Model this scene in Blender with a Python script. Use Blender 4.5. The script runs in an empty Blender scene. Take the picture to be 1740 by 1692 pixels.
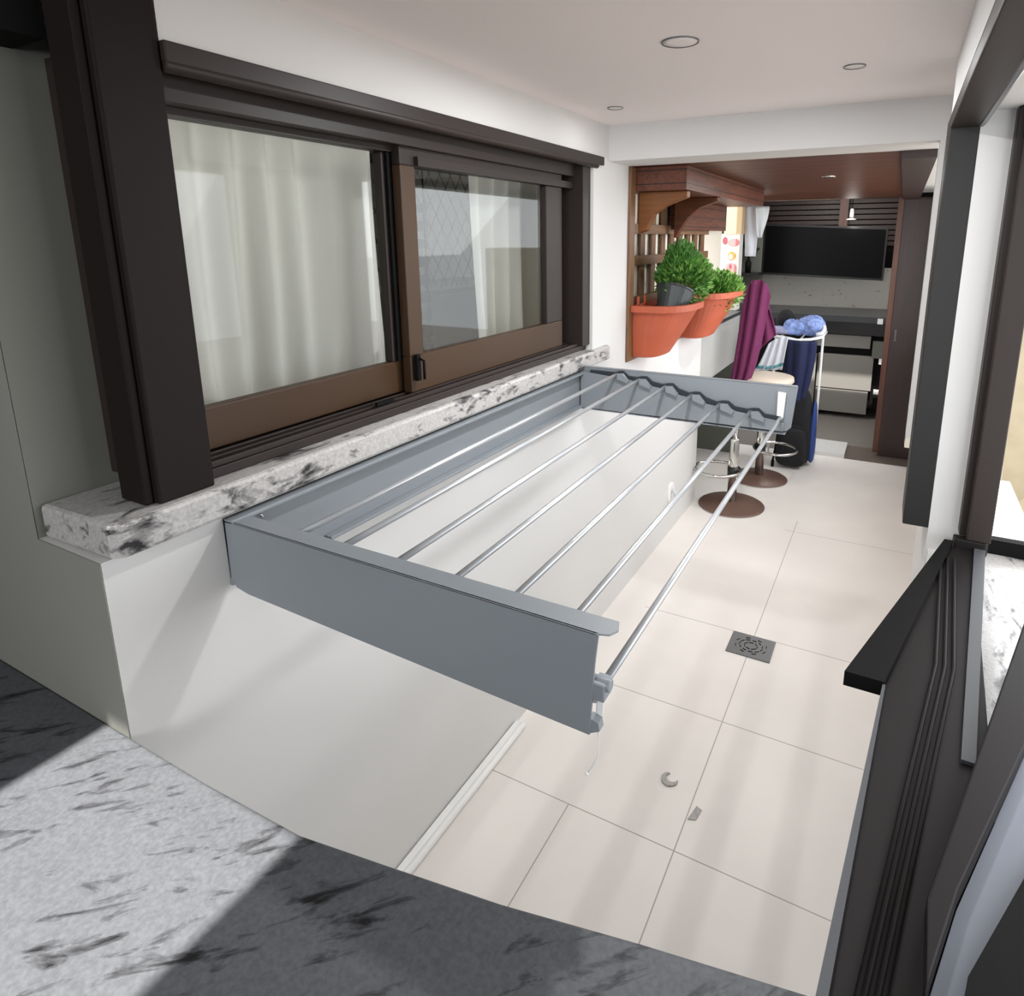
import bpy, bmesh, math, random
from mathutils import Vector, Matrix
random.seed(7)
SC = bpy.context.scene
COL = SC.collection
R = math.radians

# ---------------------------------------------------------------- camera, sky, sun, exposure
PW, PH, F, CX, CY = 1740.0, 1692.0, 1085.72, 953.12, 645.95
CAM = Vector((1.065, 0.0, 1.70))
AX = Vector((0.88574, 0.46417, -0.00364)).normalized()          # image right
AZ = Vector((-0.45386, 0.86438, -0.21647)); AZ = (AZ - AZ.dot(AX) * AX).normalized()   # looking direction
AY = AZ.cross(AX)                                               # image down
cd = bpy.data.cameras.new('camera')
cd.sensor_fit = 'HORIZONTAL'; cd.sensor_width = 36.0
cd.lens = F / PW * 36.0
cd.shift_x = (PW / 2 - CX) / PW
cd.shift_y = (CY - PH / 2) / PW
cd.clip_start = 0.02; cd.clip_end = 200
cam = bpy.data.objects.new('camera', cd); COL.objects.link(cam)
cam.matrix_world = Matrix(((AX.x, -AY.x, -AZ.x, CAM.x), (AX.y, -AY.y, -AZ.y, CAM.y), (AX.z, -AY.z, -AZ.z, CAM.z), (0, 0, 0, 1)))
SC.camera = cam

world = bpy.data.worlds.new('sky'); SC.world = world; world.use_nodes = True
bg = world.node_tree.nodes['Background']
bg.inputs['Color'].default_value = (0.93, 0.96, 1.0, 1); bg.inputs['Strength'].default_value = 3.3

def lamp(name, kind, loc, energy, color=(1, 1, 1), rot=None, size=None, size_y=None, target=None):
    d = bpy.data.lights.new(name, kind); d.energy = energy; d.color = color
    if kind == 'AREA':
        d.shape = 'RECTANGLE'; d.size = size; d.size_y = size_y or size
    o = bpy.data.objects.new(name, d); COL.objects.link(o); o.location = loc
    if target is not None:
        o.rotation_euler = (Vector(target) - Vector(loc)).to_track_quat('-Z', 'Y').to_euler()
    return o
sun = lamp('sun', 'SUN', (0, -4, 9), 12, (1, 0.97, 0.92), target=(0, -4 + 0.42 * 9 / 0.91, 0)); sun.data.angle = R(0.8)
lamp('daylight_fill_side', 'AREA', (2.1, 1.6, 1.95), 8, (0.93, 0.97, 1), size=1.4, size_y=1.2, target=(0.4, 1.5, 0.0))  # area lamp added outside to boost the window daylight
lamp('daylight_fill_far', 'AREA', (2.1, 3.9, 1.95), 15, (0.97, 0.98, 1), size=2.2, size_y=1.2, target=(0.4, 3.8, 0.0))  # added area lamp, lifts the far floor from the open side
for lx, ly, le in ((0.578, 1.508, 11.5), (0.160, 2.125, 0.25), (0.910, 1.925, 1.5)):
    q = lamp('ceiling_lamp', 'AREA', (lx, ly, 2.118), le, (0.97, 0.98, 1), size=0.07, target=(lx, ly, 0))
lamp('near_room_fill', 'AREA', (0.7, -1.9, 1.9), 36, (0.97, 0.98, 1), size=1.2, size_y=0.8, target=(0.5, 1.0, 1.2))  # unseen area lamp added behind the camera to light the rack front
lamp('wood_ceiling_lamp', 'AREA', (0.70, 3.60, 1.985), 7, (1, 0.98, 0.94), size=0.07, target=(0.70, 3.60, 0))
lamp('kitchen_pendant_light', 'POINT', (0.60, 6.72, 1.84), 1.2, (1, 0.95, 0.88)).data.shadow_soft_size = 0.05
lamp('kitchen_fill', 'AREA', (0.4, 6.2, 2.2), 15, (1, 0.97, 0.92), size=0.5, target=(0.4, 6.5, 0))  # unseen area lamp added to brighten the backsplash
lamp('indoor_fill', 'AREA', (-0.9, 1.3, 2.25), 16, (1, 0.98, 0.93), size=0.8, size_y=1.4, target=(-0.9, 1.3, 0))  # unseen lamp added to make the sheer curtains glow

SC.view_settings.view_transform = 'Standard'; SC.view_settings.look = 'None'
SC.view_settings.gamma = 1.0; SC.view_settings.use_curve_mapping = False
SC.view_settings.exposure = 0.12
SC.cycles.use_denoising = True
SC.cycles.max_bounces = 10; SC.cycles.diffuse_bounces = 6; SC.cycles.transparent_max_bounces = 16
SC.cycles.caustics_reflective = False; SC.cycles.caustics_refractive = False

# ---------------------------------------------------------------- materials
def srgb(c):
    return tuple(((v / 255) / 12.92 if v <= 10 else (((v / 255) + 0.055) / 1.055) ** 2.4) for v in c)
def mat(name, col, rough=0.5, metal=0.0, spec=0.5, noise=0.0, scale=20, bump=0.0, coat=0.0, trans=0.0, emit=None):
    m = bpy.data.materials.new(name); m.use_nodes = True
    nt = m.node_tree; b = nt.nodes['Principled BSDF']; c = srgb(col)
    b.inputs['Base Color'].default_value = (*c, 1); b.inputs['Roughness'].default_value = rough
    b.inputs['Metallic'].default_value = metal; b.inputs['Specular IOR Level'].default_value = spec
    b.inputs['Coat Weight'].default_value = coat
    if emit:
        b.inputs['Emission Color'].default_value = (*c, 1); b.inputs['Emission Strength'].default_value = emit
    if noise or bump:
        tc = nt.nodes.new('ShaderNodeTexCoord'); n = nt.nodes.new('ShaderNodeTexNoise')
        n.inputs['Scale'].default_value = scale; n.inputs['Detail'].default_value = 6
        nt.links.new(tc.outputs['Object'], n.inputs['Vector'])
        if noise:
            r = nt.nodes.new('ShaderNodeMapRange'); r.inputs[1].default_value = 0.3; r.inputs[2].default_value = 0.7
            r.inputs[3].default_value = 1 - noise; r.inputs[4].default_value = 1 + noise
            nt.links.new(n.outputs['Fac'], r.inputs[0])
            x = nt.nodes.new('ShaderNodeVectorMath'); x.operation = 'SCALE'; x.inputs[0].default_value = c
            nt.links.new(r.outputs[0], x.inputs['Scale']); nt.links.new(x.outputs[0], b.inputs['Base Color'])
        if bump:
            k = nt.nodes.new('ShaderNodeBump'); k.inputs['Strength'].default_value = bump; k.inputs['Distance'].default_value = 0.01
            nt.links.new(n.outputs['Fac'], k.inputs['Height']); nt.links.new(k.outputs[0], b.inputs['Normal'])
    return m
def ramp(nt, stops):
    r = nt.nodes.new('ShaderNodeValToRGB'); e = r.color_ramp.elements
    e[0].position, e[0].color = stops[0][0], (*srgb(stops[0][1]), 1)
    e[1].position, e[1].color = stops[1][0], (*srgb(stops[1][1]), 1)
    for p, c in stops[2:]:
        q = e.new(p); q.color = (*srgb(c), 1)
    return r
def granite(name, base, vein, rough=0.25, stretch=(1.3, 3.2, 3.0), sc=9, thr=0.40, rot=0.5):
    m = mat(name, base, rough); nt = m.node_tree; b = nt.nodes['Principled BSDF']
    tc = nt.nodes.new('ShaderNodeTexCoord'); mp = nt.nodes.new('ShaderNodeMapping'); m0 = nt.nodes.new('ShaderNodeMapping')
    m0.inputs['Rotation'].default_value = (0, 0, -rot); mp.inputs['Scale'].default_value = stretch
    nt.links.new(tc.outputs['Object'], m0.inputs['Vector']); nt.links.new(m0.outputs[0], mp.inputs['Vector'])
    n1 = nt.nodes.new('ShaderNodeTexNoise'); n1.inputs['Scale'].default_value = sc; n1.inputs['Detail'].default_value = 9; n1.inputs['Roughness'].default_value = 0.62; n1.inputs['Distortion'].default_value = 0.5
    n2 = nt.nodes.new('ShaderNodeTexNoise'); n2.inputs['Scale'].default_value = 160; n2.inputs['Detail'].default_value = 2
    n3 = nt.nodes.new('ShaderNodeTexNoise'); n3.inputs['Scale'].default_value = sc * 0.3; n3.inputs['Detail'].default_value = 4
    nt.links.new(mp.outputs[0], n1.inputs['Vector']); nt.links.new(mp.outputs[0], n3.inputs['Vector']); nt.links.new(tc.outputs['Object'], n2.inputs['Vector'])
    a = nt.nodes.new('ShaderNodeMath'); a.operation = 'MULTIPLY_ADD'; a.inputs[1].default_value = 0.35; nt.links.new(n3.outputs['Fac'], a.inputs[0]); nt.links.new(n1.outputs['Fac'], a.inputs[2])
    mid = tuple((x * 0.72 + y * 0.28) for x, y in zip(base, vein))
    r = ramp(nt, [(thr + 0.09, vein), (thr + 0.17, mid), (thr + 0.22, base)])
    nt.links.new(a.outputs[0], r.inputs[0])
    r2 = nt.nodes.new('ShaderNodeMapRange'); r2.inputs[1].default_value = 0.3; r2.inputs[2].default_value = 0.7; r2.inputs[3].default_value = 0.8; r2.inputs[4].default_value = 1.12
    nt.links.new(n2.outputs['Fac'], r2.inputs[0])
    x = nt.nodes.new('ShaderNodeVectorMath'); x.operation = 'SCALE'; nt.links.new(r.outputs[0], x.inputs[0]); nt.links.new(r2.outputs[0], x.inputs['Scale'])
    nt.links.new(x.outputs[0], b.inputs['Base Color'])
    return m
def wood(name, c1, c2, axis='x', sc=6, rough=0.45, plank=0.0, plank_axis='y', seam=(20, 8, 5)):
    m = mat(name, c1, rough); nt = m.node_tree; b = nt.nodes['Principled BSDF']
    tc = nt.nodes.new('ShaderNodeTexCoord'); mp = nt.nodes.new('ShaderNodeMapping')
    s = [9, 9, 9]; s['xyz'.index(axis)] = 0.7; mp.inputs['Scale'].default_value = s
    nt.links.new(tc.outputs['Object'], mp.inputs['Vector'])
    n = nt.nodes.new('ShaderNodeTexNoise'); n.inputs['Scale'].default_value = sc; n.inputs['Detail'].default_value = 8; n.inputs['Distortion'].default_value = 1.2
    nt.links.new(mp.outputs[0], n.inputs['Vector'])
    r = ramp(nt, [(0.3, c2), (0.7, c1)]); nt.links.new(n.outputs['Fac'], r.inputs[0])
    out = r.outputs[0]
    if plank:
        sp = nt.nodes.new('ShaderNodeSeparateXYZ'); nt.links.new(tc.outputs['Object'], sp.inputs[0])
        d = nt.nodes.new('ShaderNodeMath'); d.operation = 'DIVIDE'; d.inputs[1].default_value = plank; nt.links.new(sp.outputs['xyz'.index(plank_axis)], d.inputs[0])
        fr = nt.nodes.new('ShaderNodeMath'); fr.operation = 'FRACT'; nt.links.new(d.outputs[0], fr.inputs[0])
        lt = nt.nodes.new('ShaderNodeMath'); lt.operation = 'LESS_THAN'; lt.inputs[1].default_value = 0.08; nt.links.new(fr.outputs[0], lt.inputs[0])
        mx = nt.nodes.new('ShaderNodeMix'); mx.data_type = 'RGBA'; nt.links.new(lt.outputs[0], mx.inputs[0]); nt.links.new(out, mx.inputs[6]); mx.inputs[7].default_value = (*srgb(seam), 1)
        out = mx.outputs[2]
    nt.links.new(out, b.inputs['Base Color'])
    return m
def lines_mat(name, base, line, xs=(), ys=(), zs=(), w=0.004, rough=0.3, spec=0.5):
    """a plain surface with thin joints at given object coordinates; each entry (value, axis2, lo, hi) or a value"""
    m = mat(name, base, rough, spec=spec, ); nt = m.node_tree; b = nt.nodes['Principled BSDF']
    tc = nt.nodes.new('ShaderNodeTexCoord'); sp = nt.nodes.new('ShaderNodeSeparateXYZ'); nt.links.new(tc.outputs['Object'], sp.inputs[0])
    def mth(op, a, bb=None):
        k = nt.nodes.new('ShaderNodeMath'); k.operation = op
        for i, v in enumerate((a, bb)):
            if v is None: continue
            if isinstance(v, (int, float)): k.inputs[i].default_value = v
            else: nt.links.new(v, k.inputs[i])
        return k.outputs[0]
    acc = None
    for ax, lst in ((0, xs), (1, ys), (2, zs)):
        for e in lst:
            v, lim = (e, None) if isinstance(e, (int, float)) else (e[0], e[1:])
            t = mth('LESS_THAN', mth('ABSOLUTE', mth('SUBTRACT', sp.outputs[ax], v)), w / 2)
            if lim:
                t = mth('MULTIPLY', t, mth('MULTIPLY', mth('GREATER_THAN', sp.outputs[lim[0]], lim[1]), mth('LESS_THAN', sp.outputs[lim[0]], lim[2])))
            acc = t if acc is None else mth('MAXIMUM', acc, t)
    n = nt.nodes.new('ShaderNodeTexNoise'); n.inputs['Scale'].default_value = 2.2; n.inputs['Detail'].default_value = 3; nt.links.new(tc.outputs['Object'], n.inputs['Vector'])
    b2 = tuple(max(0, c - 7) for c in base)
    r = ramp(nt, [(0.35, b2), (0.65, base)]); nt.links.new(n.outputs['Fac'], r.inputs[0])
    mx = nt.nodes.new('ShaderNodeMix'); mx.data_type = 'RGBA'; nt.links.new(acc, mx.inputs[0]); nt.links.new(r.outputs[0], mx.inputs[6]); mx.inputs[7].default_value = (*srgb(line), 1)
    nt.links.new(mx.outputs[2], b.inputs['Base Color'])
    return m
def glass_mat(name, tint=(0.93, 0.94, 0.93), refl=0.02):
    m = bpy.data.materials.new(name); m.use_nodes = True; nt = m.node_tree; nt.nodes.clear()
    o = nt.nodes.new('ShaderNodeOutputMaterial'); t = nt.nodes.new('ShaderNodeBsdfTransparent'); g = nt.nodes.new('ShaderNodeBsdfGlossy')
    t.inputs[0].default_value = (*tint, 1); g.inputs['Roughness'].default_value = 0.02
    lw = nt.nodes.new('ShaderNodeLayerWeight'); lw.inputs[0].default_value = 0.35
    mr = nt.nodes.new('ShaderNodeMapRange'); mr.inputs[3].default_value = refl; mr.inputs[4].default_value = 0.085
    nt.links.new(lw.outputs['Fresnel'], mr.inputs[0])
    mx = nt.nodes.new('ShaderNodeMixShader'); nt.links.new(mr.outputs[0], mx.inputs[0]); nt.links.new(t.outputs[0], mx.inputs[1]); nt.links.new(g.outputs[0], mx.inputs[2])
    nt.links.new(mx.outputs[0], o.inputs[0]); return m
def cloth_sheer(name, col, tr=0.45):
    m = bpy.data.materials.new(name); m.use_nodes = True; nt = m.node_tree; nt.nodes.clear()
    o = nt.nodes.new('ShaderNodeOutputMaterial'); d = nt.nodes.new('ShaderNodeBsdfDiffuse'); t = nt.nodes.new('ShaderNodeBsdfTranslucent')
    c = (*srgb(col), 1); d.inputs[0].default_value = c; t.inputs[0].default_value = c
    tc = nt.nodes.new('ShaderNodeTexCoord'); w = nt.nodes.new('ShaderNodeTexWave'); w.inputs['Scale'].default_value = 90; nt.links.new(tc.outputs['Object'], w.inputs[0])
    mx = nt.nodes.new('ShaderNodeMixShader'); mx.inputs[0].default_value = tr
    nt.links.new(d.outputs[0], mx.inputs[1]); nt.links.new(t.outputs[0], mx.inputs[2]); nt.links.new(mx.outputs[0], o.inputs[0]); return m

M = {}
M['wall'] = mat('white wall paint', (212, 211, 209), 0.7, noise=0.012, scale=3)
M['ceil'] = mat('white ceiling paint', (240, 231, 228), 0.8, noise=0.012, scale=2)
M['greywall'] = mat('grey exterior paint', (134, 134, 127), 0.8, noise=0.02, scale=3)
M['frame'] = mat('dark brown lacquered aluminium', (44, 36, 33), 0.45, spec=0.3, noise=0.04, scale=4)
M['frame_brown'] = mat('brown lacquered aluminium', (66, 47, 31), 0.45, spec=0.3, noise=0.05, scale=4)
M['jamb'] = mat('charcoal grey jamb', (38, 38, 37), 0.5, spec=0.3)
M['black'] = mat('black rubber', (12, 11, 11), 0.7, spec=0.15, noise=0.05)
M['post'] = mat('black brown post lacquer', (29, 23, 22), 0.6, spec=0.15, noise=0.08, scale=3)
M['floor'] = lines_mat('polished white floor tile', (238, 233, 227), (176, 168, 160), xs=[(0.655, 1, -9, 3.9), (0.32, 1, 0.3, 1.46)], ys=[0.90, 1.46, 2.02, (2.59, 0, 0.15, 9), (3.74, 0, 0.6, 9)], w=0.0036, rough=0.34)
M['granite'] = granite('white speckled granite', (186, 183, 180), (44, 42, 44), rough=0.3, sc=11, thr=0.42, rot=1.57)
M['granite_near'] = granite('shaded white granite with black veins', (90, 92, 96), (9, 9, 12), rough=0.6, sc=15, thr=0.40, rot=0.75, stretch=(0.75, 2.8, 2.0))  # white stone's base darkened to stand in for shade on the sill
M['greystone'] = mat('grey granite floor', (128, 122, 116), 0.35, noise=0.15, scale=60)
M['brownstone'] = mat('brown stone threshold', (104, 92, 84), 0.4, noise=0.06, scale=30)
M['rack'] = mat('grey blue painted steel', (136, 142, 147), 0.42, noise=0.015, scale=4)
M['rack_dark'] = mat('dark slot and comb shadow', (44, 50, 56), 0.6)
M['rod'] = mat('brushed aluminium', (196, 199, 202), 0.35, metal=0.55)
M['frame_low'] = mat('near black lacquered track', (24, 20, 20), 0.55, spec=0.2)
M['edge_metal'] = mat('dull grey edge metal', (70, 72, 76), 0.5)
M['chrome'] = mat('chrome', (215, 215, 212), 0.12, metal=1.0)
M['white_plastic'] = mat('white plastic', (236, 236, 234), 0.35)
M['clear'] = mat('pale grey plastic', (205, 210, 212), 0.2)
M['terra'] = mat('terracotta plastic', (180, 86, 56), 0.55, noise=0.05, scale=12)
M['terra_in'] = mat('terracotta plastic inner', (160, 74, 48), 0.6)
M['soil'] = mat('dark soil', (38, 27, 20), 0.95, noise=0.3, scale=40, bump=0.6)
M['leaf'] = mat('green leaf', (84, 136, 58), 0.5, noise=0.35, scale=25)
M['leaf2'] = mat('bright green leaf', (124, 170, 82), 0.5, noise=0.3, scale=25)
M['pot_black'] = mat('dark nursery pot plastic', (62, 68, 68), 0.35, noise=0.1)
M['trellis'] = wood('brown trellis wood', (128, 92, 60), (92, 64, 42), 'z')
M['trellis_h'] = wood('brown trellis wood rail', (134, 98, 66), (98, 70, 46), 'y')
M['bracket'] = wood('carved honey wood', (142, 88, 42), (112, 66, 30), 'x', sc=4)
M['bracket2'] = wood('carved brown wood', (112, 62, 34), (82, 42, 22), 'x', sc=4)
M['panel_wood'] = wood('reddish plank siding', (116, 62, 38), (74, 36, 21), 'y', plank=0.055, plank_axis='z')
M['ceil_wood'] = wood('reddish brown ceiling planks', (116, 64, 38), (60, 29, 16), 'x', sc=5, plank=0.16, plank_axis='y', seam=(50, 22, 14))
M['door_wood'] = wood('dark brown door wood', (52, 33, 29), (38, 24, 21), 'z', sc=3)
M['edge_wood'] = wood('red brown wood edge', (100, 60, 42), (76, 44, 32), 'z', sc=3)
M['beam'] = wood('dark brown beam', (56, 34, 26), (40, 24, 18), 'y', sc=3)
M['cream'] = mat('cream render', (236, 228, 212), 0.8)
M['apron'] = mat('grey bar front', (178, 178, 174), 0.6, noise=0.02)
M['recess'] = mat('olive grey board', (96, 98, 90), 0.7)
M['dark_counter'] = mat('dark grey counter stone', (58, 60, 62), 0.3)
M['drawer'] = mat('pale grey laminate', (128, 124, 118), 0.5)
M['splash'] = granite('white marble backsplash', (226, 221, 210), (120, 114, 104), rough=0.3, sc=12, thr=0.34)
M['screen'] = mat('black glossy screen', (5, 5, 6), 0.3, spec=0.12)
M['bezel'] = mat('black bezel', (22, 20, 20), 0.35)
M['purple'] = mat('purple cotton', (104, 34, 78), 0.85, noise=0.08, scale=30, bump=0.2)
M['white_cloth'] = mat('white cotton', (212, 216, 224), 0.9, noise=0.03, scale=20)
M['teal'] = mat('teal hem', (88, 150, 158), 0.85)
M['navy'] = mat('navy cotton', (10, 21, 60), 0.8, noise=0.2, scale=8)
M['blue_cloth'] = mat('pale blue patterned cotton', (128, 150, 205), 0.85, noise=0.45, scale=38)
M['blue_cloth2'] = mat('dusty blue cotton', (84, 108, 165), 0.85, noise=0.4, scale=22)
M['lilac'] = mat('lilac grey cotton', (150, 152, 182), 0.85, noise=0.2, scale=45)
M['black_cloth'] = mat('black fabric', (20, 20, 24), 0.85, noise=0.1)
M['blue_strap'] = mat('blue nylon', (36, 62, 128), 0.6)
M['seat'] = mat('beige leatherette', (216, 202, 184), 0.45, noise=0.02)
M['stool_base'] = mat('brown lacquered disc', (106, 82, 72), 0.35, noise=0.03)
M['glass'] = glass_mat('window glass')
M['sheer'] = cloth_sheer('white sheer curtain', (220, 219, 214))
M['room'] = mat('grey room paint', (120, 120, 118), 0.9)
M['dark_room'] = mat('dark room paint', (70, 68, 66), 0.9)
M['pink'] = mat('pink glaze', (208, 130, 128), 0.5); M['orange'] = mat('orange glaze', (196, 128, 60), 0.5); M['rose'] = mat('dark rose glaze', (140, 70, 80), 0.5)
M['tile_white'] = mat('off white tile', (226, 222, 214), 0.4)
M['tile_cream'] = lines_mat('cream plank tile', (206, 180, 142), (110, 84, 58), zs=[1.74, 1.795, 1.85, 1.905, 1.96], w=0.007, rough=0.5)
M['facade'] = lines_mat('beige facade', (116, 107, 88), (30, 25, 20), zs=[-0.5, -0.95, -1.5, -2.1, -2.8, -3.5, -4.2], w=0.035, rough=0.8)
M['rooftile'] = mat('beige roof', (112, 103, 84), 0.8)
M['paleledge'] = mat('pale blue grey coping', (112, 118, 130), 0.45)
M['grey_metal'] = mat('grey metal', (120, 122, 124), 0.35, metal=0.5)
M['pale_grey'] = mat('pale grey plastic scrap', (168, 166, 162), 0.5, noise=0.2, scale=90)
M['lampglass'] = mat('frosted lamp glass', (235, 232, 225), 0.4)
M['pane_sky'] = mat('pale sky opening', (226, 222, 214), 0.7)

# ---------------------------------------------------------------- mesh helpers
class B:
    def __init__(s): s.bm = bmesh.new()
    def quadloop(s, rings, close=True, cap=True, smooth=False):
        vs = [[s.bm.verts.new(p) for p in r] for r in rings]
        n = len(vs[0])
        for a, b in zip(vs, vs[1:]):
            for i in range(n if close else n - 1):
                j = (i + 1) % n
                try:
                    f = s.bm.faces.new((a[i], a[j], b[j], b[i])); f.smooth = smooth
                except ValueError: pass
        if cap and close:
            s.bm.faces.new(list(reversed(vs[0]))); s.bm.faces.new(vs[-1])
        return s
    def box(s, lo, hi):
        x0, y0, z0 = lo; x1, y1, z1 = hi
        r = [[(x0, y0, z), (x1, y0, z), (x1, y1, z), (x0, y1, z)] for z in (z0, z1)]
        return s.quadloop(r)
    def prism(s, pts, axis, a, b):
        """pts 2-D outline in the two other axes, extruded along axis from a to b"""
        def P(p, v):
            return {'x': (v, p[0], p[1]), 'y': (p[0], v, p[1]), 'z': (p[0], p[1], v)}[axis]
        return s.quadloop([[P(p, v) for p in pts] for v in (a, b)])
    def tube(s, path, r, n=10, smooth=True, closed=False, cap=True):
        path = [Vector(p) for p in path]; m = len(path)
        rad = r if isinstance(r, (list, tuple)) else [r] * m
        rings = []; up = Vector((0, 0, 1))
        d0 = (path[1] - path[0]).normalized()
        nrm = d0.orthogonal().normalized()
        for i in range(m):
            if closed: d = (path[(i + 1) % m] - path[i - 1]).normalized()
            else: d = (path[min(i + 1, m - 1)] - path[max(i - 1, 0)]).normalized()
            nrm = (nrm - nrm.dot(d) * d).normalized(); bn = d.cross(nrm)
            rings.append([path[i] + rad[i] * (math.cos(2 * math.pi * k / n) * nrm + math.sin(2 * math.pi * k / n) * bn) for k in range(n)])
        if closed: rings.append(rings[0])
        s.quadloop(rings, cap=cap and not closed, smooth=smooth)
        if closed: bmesh.ops.remove_doubles(s.bm, verts=s.bm.verts, dist=1e-6)
        return s
    def lathe(s, prof, c=(0, 0, 0), n=32, smooth=True, sx=1, sy=1, cap=True):
        rings = [[(c[0] + r * sx * math.cos(2 * math.pi * k / n), c[1] + r * sy * math.sin(2 * math.pi * k / n), c[2] + z) for k in range(n)] for r, z in prof]
        return s.quadloop(rings, smooth=smooth, cap=cap)
    def ellipsoid(s, c, r, n=16, m=10, wob=0.0, seed=0):
        rnd = random.Random(seed); ph = [rnd.uniform(0, 6.28) for _ in range(6)]
        rings = []
        for i in range(m + 1):
            t = math.pi * min(max(i / m, 0.02), 0.98); ring = []
            for k in range(n):
                a = 2 * math.pi * k / n
                w = 1 + wob * (math.sin(3 * a + ph[0] + 2 * t) + math.sin(5 * a + ph[1]) * 0.6 + math.sin(4 * t + ph[2] + a))
                ring.append((c[0] + r[0] * w * math.sin(t) * math.cos(a), c[1] + r[1] * w * math.sin(t) * math.sin(a), c[2] - r[2] * w * math.cos(t)))
            rings.append(ring)
        return s.quadloop(rings, smooth=True)
    def sheet(s, fn, nu, nv, thick=0.0, smooth=True):
        g = [[s.bm.verts.new(fn(i / nu, j / nv)) for j in range(nv + 1)] for i in range(nu + 1)]
        for i in range(nu):
            for j in range(nv):
                f = s.bm.faces.new((g[i][j], g[i + 1][j], g[i + 1][j + 1], g[i][j + 1])); f.smooth = smooth
        return s
    def build(s, name, m, parent=None, bevel=0.0, solid=0.0, seg=2):
        bmesh.ops.recalc_face_normals(s.bm, faces=s.bm.faces)
        if parent is not None:
            o0 = parent.location if parent.parent is None else Vector(parent.get('_w', (0, 0, 0)))
            bmesh.ops.translate(s.bm, verts=s.bm.verts, vec=-Vector(o0))
        me = bpy.data.meshes.new(name); s.bm.to_mesh(me); s.bm.free()
        me.materials.append(m)
        o = bpy.data.objects.new(name, me); COL.objects.link(o)
        if parent is not None:
            o.parent = parent
        if solid:
            k = o.modifiers.new('thickness', 'SOLIDIFY'); k.thickness = solid; k.offset = 0
        if bevel:
            k = o.modifiers.new('bevel', 'BEVEL'); k.width = bevel; k.segments = seg; k.limit_method = 'ANGLE'; k.angle_limit = R(40)
        return o
def struct(name, b, m, parent=None, **k):
    o = b.build(name, m, parent, **k)
    if parent is None: o['kind'] = 'structure'
    return o
def tag(o, label, cat, group=None):
    o['label'] = label; o['category'] = cat
    if group: o['group'] = group
    return o
def thing(name, loc, label, cat, group=None):
    o = bpy.data.objects.new(name, None); o.location = loc; o.empty_display_size = 0.1
    COL.objects.link(o); return tag(o, label, cat, group)
def sub(b, name, m, part, root, **k):
    """a sub-part: mesh in world coordinates, under a part whose own origin sits at its thing's origin"""
    bmesh.ops.translate(b.bm, verts=b.bm.verts, vec=-Vector(root.location))
    me = bpy.data.meshes.new(name); bmesh.ops.recalc_face_normals(b.bm, faces=b.bm.faces); b.bm.to_mesh(me); b.bm.free(); me.materials.append(m)
    o = bpy.data.objects.new(name, me); COL.objects.link(o); o.parent = part
    if k.get('bevel'):
        q = o.modifiers.new('bevel', 'BEVEL'); q.width = k['bevel']; q.segments = 2; q.limit_method = 'ANGLE'
    return o
def box(lo, hi): return B().box(lo, hi)
def sroot(name, loc):
    o = bpy.data.objects.new(name, None); o.location = loc; o.empty_display_size = 0.1; COL.objects.link(o); o['kind'] = 'structure'; return o
def arc(c, r, a0, a1, n): return [(c[0] + r * math.cos(a0 + (a1 - a0) * i / n), c[1] + r * math.sin(a0 + (a1 - a0) * i / n)) for i in range(n + 1)]

# ---------------------------------------------------------------- the room
struct('floor', box((-1.2, 0.44, -0.12), (1.9, 5.27, 0.0)), M['floor'])
struct('trim_1', box((0.815, 5.27, -0.10), (1.30, 5.62, 0.006)), M['brownstone'])
struct('trim_2', box((0.56, 5.27, -0.10), (0.815, 5.62, 0.03)), M['wall'])
struct('floor_back', B().prism([(-0.8, 5.27), (0.56, 5.27), (0.56, 5.62), (1.9, 5.62), (1.9, 7.4), (-0.8, 7.4)], 'z', -0.12, 0.002), M['greystone'])
struct('ceiling', B().box((0.0, 0.45, 2.13), (1.45, 0.676, 2.25)).box((-0.2, 0.676, 2.13), (1.45, 2.44, 2.25)), M['ceil'])
# left wall: below the window, above it, beside it
w = B(); w.box((-0.22, 0.475, 0), (0, 2.30, 1.205)); w.box((-0.22, 2.30, 0), (0, 2.655, 2.13)); w.box((-0.22, 0.676, 2.0), (0, 2.30, 2.13))
struct('wall_left', w, M['wall'])
w = B(); w.box((-0.22, 2.655, 0), (0, 3.93, 1.152))
struct('wall_left_low', w, M['wall'])
struct('wall_left_back', box((-0.30, 2.655, 1.152), (-0.07, 4.60, 2.3)), M['cream'])
struct('wall_near', B().box((-1.6, 0.475, 0.0), (-0.188, 0.62, 2.4)).box((-0.22, 0.62, 1.266), (-0.084, 0.64, 2.4)), M['greywall'])
struct('wall_near_corner', box((-0.188, 0.473, 0.0), (0.0, 0.4745, 1.205)), M['greywall'])
struct('wall_near_left_face', box((-1.6, 0.473, 0.0), (-0.188, 0.474, 2.4)), M['greywall'])
struct('wall_beam', box((-0.07, 2.44, 1.998), (1.45, 2.66, 2.13)), M['wall'])
struct('ceiling_wood', box((-0.07, 2.66, 2.0), (1.03, 5.72, 2.05)), M['ceil_wood'])
struct('trim_3', box((1.03, 2.66, 1.97), (1.14, 5.60, 2.05)), M['beam'])
struct('ceiling_back', box((-0.9, 5.72, 2.22), (1.9, 7.5, 2.3)), M['beam'])
struct('ceiling_side', box((1.14, 2.66, 2.03), (1.45, 5.72, 2.1)), M['wall'])
struct('wall_back', box((-0.9, 7.3, 0), (1.9, 7.4, 2.3)), M['splash'])
struct('wall_back_left', box((-0.9, 5.6, 0), (-0.62, 7.3, 2.3)), M['recess'])
struct('wall_back_right', box((1.32, 5.05, 0), (1.45, 7.3, 2.3)), M['wall'])
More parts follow.
